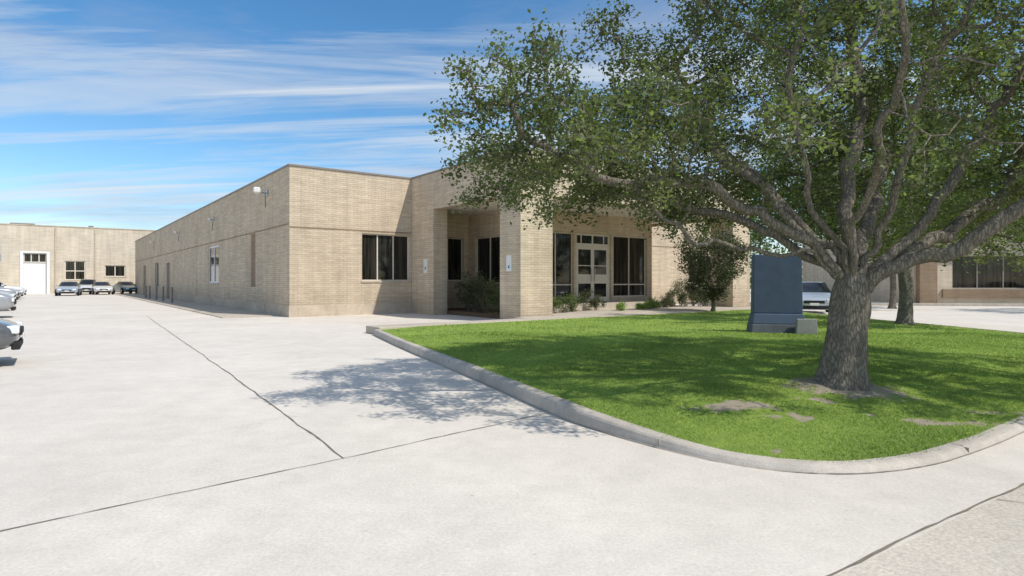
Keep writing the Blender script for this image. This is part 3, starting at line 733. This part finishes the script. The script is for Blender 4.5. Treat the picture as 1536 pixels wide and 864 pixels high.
# ---------------------------------------------------------------- cars
M_head = simple('headlamp', (.75, .78, .8), .15, .6)
M_tail = simple('tail_lamp', (.45, .02, .02), .25, .6)
M_cglass = glass_mat('car_glass', (.01, .012, .014), (.03, .035, .04))
def paint(name, c):
    m, nt, b = new_mat(name, .28, .5)
    b.inputs['Coat Weight'].default_value = .8; b.inputs['Coat Roughness'].default_value = .06; b.inputs['Metallic'].default_value = .25
    tc = N(nt, 'ShaderNodeTexCoord'); n_ = noise(nt, tc.outputs['Object'], 2, 3)
    nt.links.new(mix(nt, tuple(x*.9 for x in c), c, n_.outputs[0]), b.inputs['Base Color'])
    return m
def car(x, y, heading, col, suv=False, L=4.6, Wd=1.82):
    T = empty('parked_car', (x, y, 0)); T.rotation_euler = (0, 0, heading)
    pm = paint('car_paint', col); w = Wd/2
    rf = 1.68 if suv else 1.43; belt = 1.02 if suv else .92; hd = 1.0 if suv else .86
    if suv: st = [(-2.3, .55, .85, .80, 0), (-2.22, .3, 1.05, .95, 0), (-2.0, .24, belt, 1.0, 1), (-1.75, .22, belt, 1, rf-.04), (-.6, .2, belt, 1, rf), (.35, .2, belt, 1, rf-.02), (1.05, .22, belt-.02, 1, 1), (1.75, .24, hd-.03, .97, 0), (2.15, .28, hd-.15, .9, 0), (2.3, .42, .68, .78, 0)]
    else: st = [(-2.3, .5, .78, .78, 0), (-2.2, .3, .93, .92, 0), (-1.75, .24, belt+.03, .98, 1), (-1.0, .2, belt+.01, 1, rf-.04), (-.35, .2, belt, 1, rf), (.25, .2, belt, 1, rf-.03), (1.1, .2, belt-.03, 1, 1), (1.7, .22, hd-.05, .97, 0), (2.15, .26, hd-.17, .88, 0), (2.3, .4, .6, .72, 0)]
    V = []; F = []; fm = []; nr = 12
    for (sx, zb, zt, ws, rz) in st:
        sx *= L/4.6; ww = w*ws
        cab = rz > 1.2
        top = rz if cab else zt+.045
        half = [(ww*.86, zb), (ww*.98, zb+.12), (ww, zb+(zt-zb)*.5), (ww*.985, zb+(zt-zb)*.85), (ww*.93, zt), (ww*.70 if cab else ww*.72, top-(.035 if cab else .012))]
        V += [(sx, yy, z_) for yy, z_ in half]+[(sx, -yy, z_) for yy, z_ in reversed(half)]
    for i in range(len(st)-1):
        for k in range(nr):
            F.append([i*nr+k, i*nr+(k+1) % nr, (i+1)*nr+(k+1) % nr, (i+1)*nr+k])
            c0 = st[i][4]; c1 = st[i+1][4]; g = 0
            if c0 >= 1 and c1 >= 1 and k in (4, 6): g = 1
            if k == 5 and ((c0 == 1) != (c1 == 1)) and c0 >= 1 and c1 >= 1: g = 1
            fm.append(g)
    F.append(list(range(nr))); fm.append(0); F.append([(len(st)-1)*nr+k for k in reversed(range(nr))]); fm.append(0)
    o = mesh_obj('body', V, F, [pm, M_cglass], T, fm, smooth=True)
    bm = bmesh.new(); bm.from_mesh(o.data); bmesh.ops.recalc_face_normals(bm, faces=bm.faces)
    cr = bm.edges.layers.float.new('crease_edge')
    for e in bm.edges:
        ms = {f.material_index for f in e.link_faces}
        if len(ms) == 2: e[cr] = .8
    bm.to_mesh(o.data); bm.free()
    md = o.modifiers.new('sub', 'SUBSURF'); md.levels = 2; md.render_levels = 2
    for sx in (-1.38, 1.42):
        for sy in (-1, 1):
            for nm, r, dpt, yo, mt in (('wheel_arch', .385, .08, w*.965, M_black), ('tyre', .33, .2, w*.94, M_black), ('rim', .215, .21, w*.945, M_steel)):
                bm = bmesh.new(); bmesh.ops.create_cone(bm, segments=28, radius1=r, radius2=r, depth=dpt, cap_ends=True, matrix=Matrix.Translation((sx*L/4.6, sy*yo, .33)) @ Matrix.Rotation(math.pi/2, 4, 'X'))
                bmesh.ops.bevel(bm, geom=[e for e in bm.edges if len(e.link_faces) == 2 and any(len(f.verts) > 4 for f in e.link_faces)], offset=.025, segments=2, affect='EDGES')
                me = bpy.data.meshes.new(nm); bm.to_mesh(me); bm.free(); me.materials.append(mt)
                q = bpy.data.objects.new(nm, me); COL.objects.link(q); q.parent = T
    f0 = Frame((0, 0), (1, 0))
    k = L/4.6; fz = .62 if suv else .55
    for o_, mt, nm in (
        ([(2.12*k, 2.29*k, .45, .72, fz, fz+.13), (2.12*k, 2.29*k, -.72, -.45, fz, fz+.13)], M_head, 'headlight'),
        ([(2.2*k, 2.315*k, -.38, .38, .5, .62+(.1 if suv else 0))], M_black, 'grille'),
        ([(2.18*k, 2.3*k, -.6, .6, .28, .40)], M_black, 'lower_grille'),
        ([(-2.3*k, -2.15*k, .5, .76, .7, .85), (-2.3*k, -2.15*k, -.76, -.5, .7, .85)], M_tail, 'tail_light'),
        ([(2.31*k, 2.33*k, -.17, .17, .42, .52), (-2.33*k, -2.29*k, -.17, .17, .6, .72)], M_white, 'plate'),
        ([(.75*k, .95*k, w*.97, w*1.1, belt, belt+.13), (.75*k, .95*k, -w*1.1, -w*.97, belt, belt+.13)], pm, 'mirror')):
        boxes_obj(nm, f0, o_, mt, T, bevel=.02)
    return T
hd1 = math.atan2(FR.e1[1], FR.e1[0])
def carrow(a, b, col, suv=False, hd=hd1, L=4.6):
    q = FR.p(a-L/2, b, 0); return car(q[0], q[1], hd, col, suv, L)
carrow(-7.72, -10.6, (.13, .135, .14), False)
carrow(-8.5, 6.6, (.36, .37, .38), True)
carrow(-8.9, 13.5, (.08, .09, .1))
carrow(-9.1, 21, (.6, .6, .6))
carrow(-9.1, 25, (.35, .36, .38), True)
carrow(-9.2, 30, (.6, .6, .62))
carrow(-9.2, 35, (.25, .27, .3))
carrow(-9.2, 41, (.7, .7, .7), True)
car(-43.6, 59.5, math.radians(-58), (.42, .50, .58))
car(-46.3, 66.0, math.radians(-58), (.72, .72, .72), True)
car(-44.0, 64.8, math.radians(-50), (.72, .73, .72))
car(-43.5, 68.2, math.radians(-40), (.07, .20, .27))
car(13.1, 26.6, math.radians(-112), (.50, .55, .60))
car(33, 30.5, math.radians(170), (.4, .05, .05))

# ---------------------------------------------------------------- light, sky, camera
sd = Vector((.85, -.526, 0)).normalized(); el = math.radians(50)
sv = Vector((sd.x*math.cos(el), sd.y*math.cos(el), math.sin(el)))
L = bpy.data.lights.new('sun', 'SUN'); L.energy = 3.9; L.angle = math.radians(.6); L.color = (1, .95, .87)
lo = bpy.data.objects.new('sun', L); lo.rotation_euler = sv.to_track_quat('Z', 'Y').to_euler(); lo.location = (10, -6, 20); COL.objects.link(lo)
Wd = bpy.data.worlds.new('World'); S.world = Wd; Wd.use_nodes = True; nt = Wd.node_tree
bg = nt.nodes['Background']; bg.inputs['Strength'].default_value = 0.15
sky = N(nt, 'ShaderNodeTexSky'); sky.sky_type = 'NISHITA'; sky.sun_disc = False
sky.sun_elevation = el; sky.sun_rotation = math.atan2(sd.x, sd.y); sky.air_density = .9; sky.dust_density = .3; sky.ozone_density = 1.6
hs = N(nt, 'ShaderNodeHueSaturation'); hs.inputs['Hue'].default_value = .495; hs.inputs['Saturation'].default_value = 1.28; hs.inputs['Value'].default_value = 1.1; nt.links.new(sky.outputs[0], hs.inputs['Color'])
tc = N(nt, 'ShaderNodeTexCoord'); sp = N(nt, 'ShaderNodeSeparateXYZ'); nt.links.new(tc.outputs['Generated'], sp.inputs[0])
za = N(nt, 'ShaderNodeMath', operation='ADD'); za.inputs[1].default_value = .10; nt.links.new(sp.outputs[2], za.inputs[0])
zm = N(nt, 'ShaderNodeMath', operation='MAXIMUM'); zm.inputs[1].default_value = .03; nt.links.new(za.outputs[0], zm.inputs[0])
dx = N(nt, 'ShaderNodeMath', operation='DIVIDE'); nt.links.new(sp.outputs[0], dx.inputs[0]); nt.links.new(zm.outputs[0], dx.inputs[1])
dy = N(nt, 'ShaderNodeMath', operation='DIVIDE'); nt.links.new(sp.outputs[1], dy.inputs[0]); nt.links.new(zm.outputs[0], dy.inputs[1])
cb = N(nt, 'ShaderNodeCombineXYZ'); nt.links.new(dx.outputs[0], cb.inputs[0]); nt.links.new(dy.outputs[0], cb.inputs[1])
def cloud(loc, rot, sc, scale, stops, dist, rough=.62):
    mp = N(nt, 'ShaderNodeMapping'); mp.inputs['Rotation'].default_value = (0, 0, math.radians(rot)); mp.inputs['Scale'].default_value = sc; mp.inputs['Location'].default_value = loc
    nt.links.new(cb.outputs[0], mp.inputs[0])
    c = noise(nt, mp.outputs[0], scale, 10, rough, dist); return ramp(nt, stops, c.outputs[0]).outputs[0]
k1 = cloud((1.3, .7, 0), -14, (.3, 1.8, 1), 1.0, [(.47, 0.0), (.57, .45), (.72, .8)], .8)
k2 = cloud((4, 2, 0), 10, (.45, .8, 1), .9, [(.44, 0.0), (.62, .6)], .4)
k3 = cloud((7.7, 3.1, 0), -6, (.22, 2.6, 1), 1.3, [(.54, 0.0), (.66, .75)], .5, .55)
s1 = mix(nt, hs.outputs[0], (2.7, 3.15, 4.1), k2)
s1 = mix(nt, s1, (4.6, 5.0, 5.5), k1)
s1 = mix(nt, s1, (5.0, 5.4, 5.8), k3)
nt.links.new(s1, bg.inputs['Color'])

cd = bpy.data.cameras.new('camera'); cam = bpy.data.objects.new('camera', cd); COL.objects.link(cam)
cd.sensor_width = 36; cd.lens = 36*907/1536; cd.shift_y = -10/1536; cd.clip_end = 3000; cd.clip_start = .05
cam.location = (0, 0, 1.4); cam.rotation_euler = (math.pi/2, 0, 0); S.camera = cam
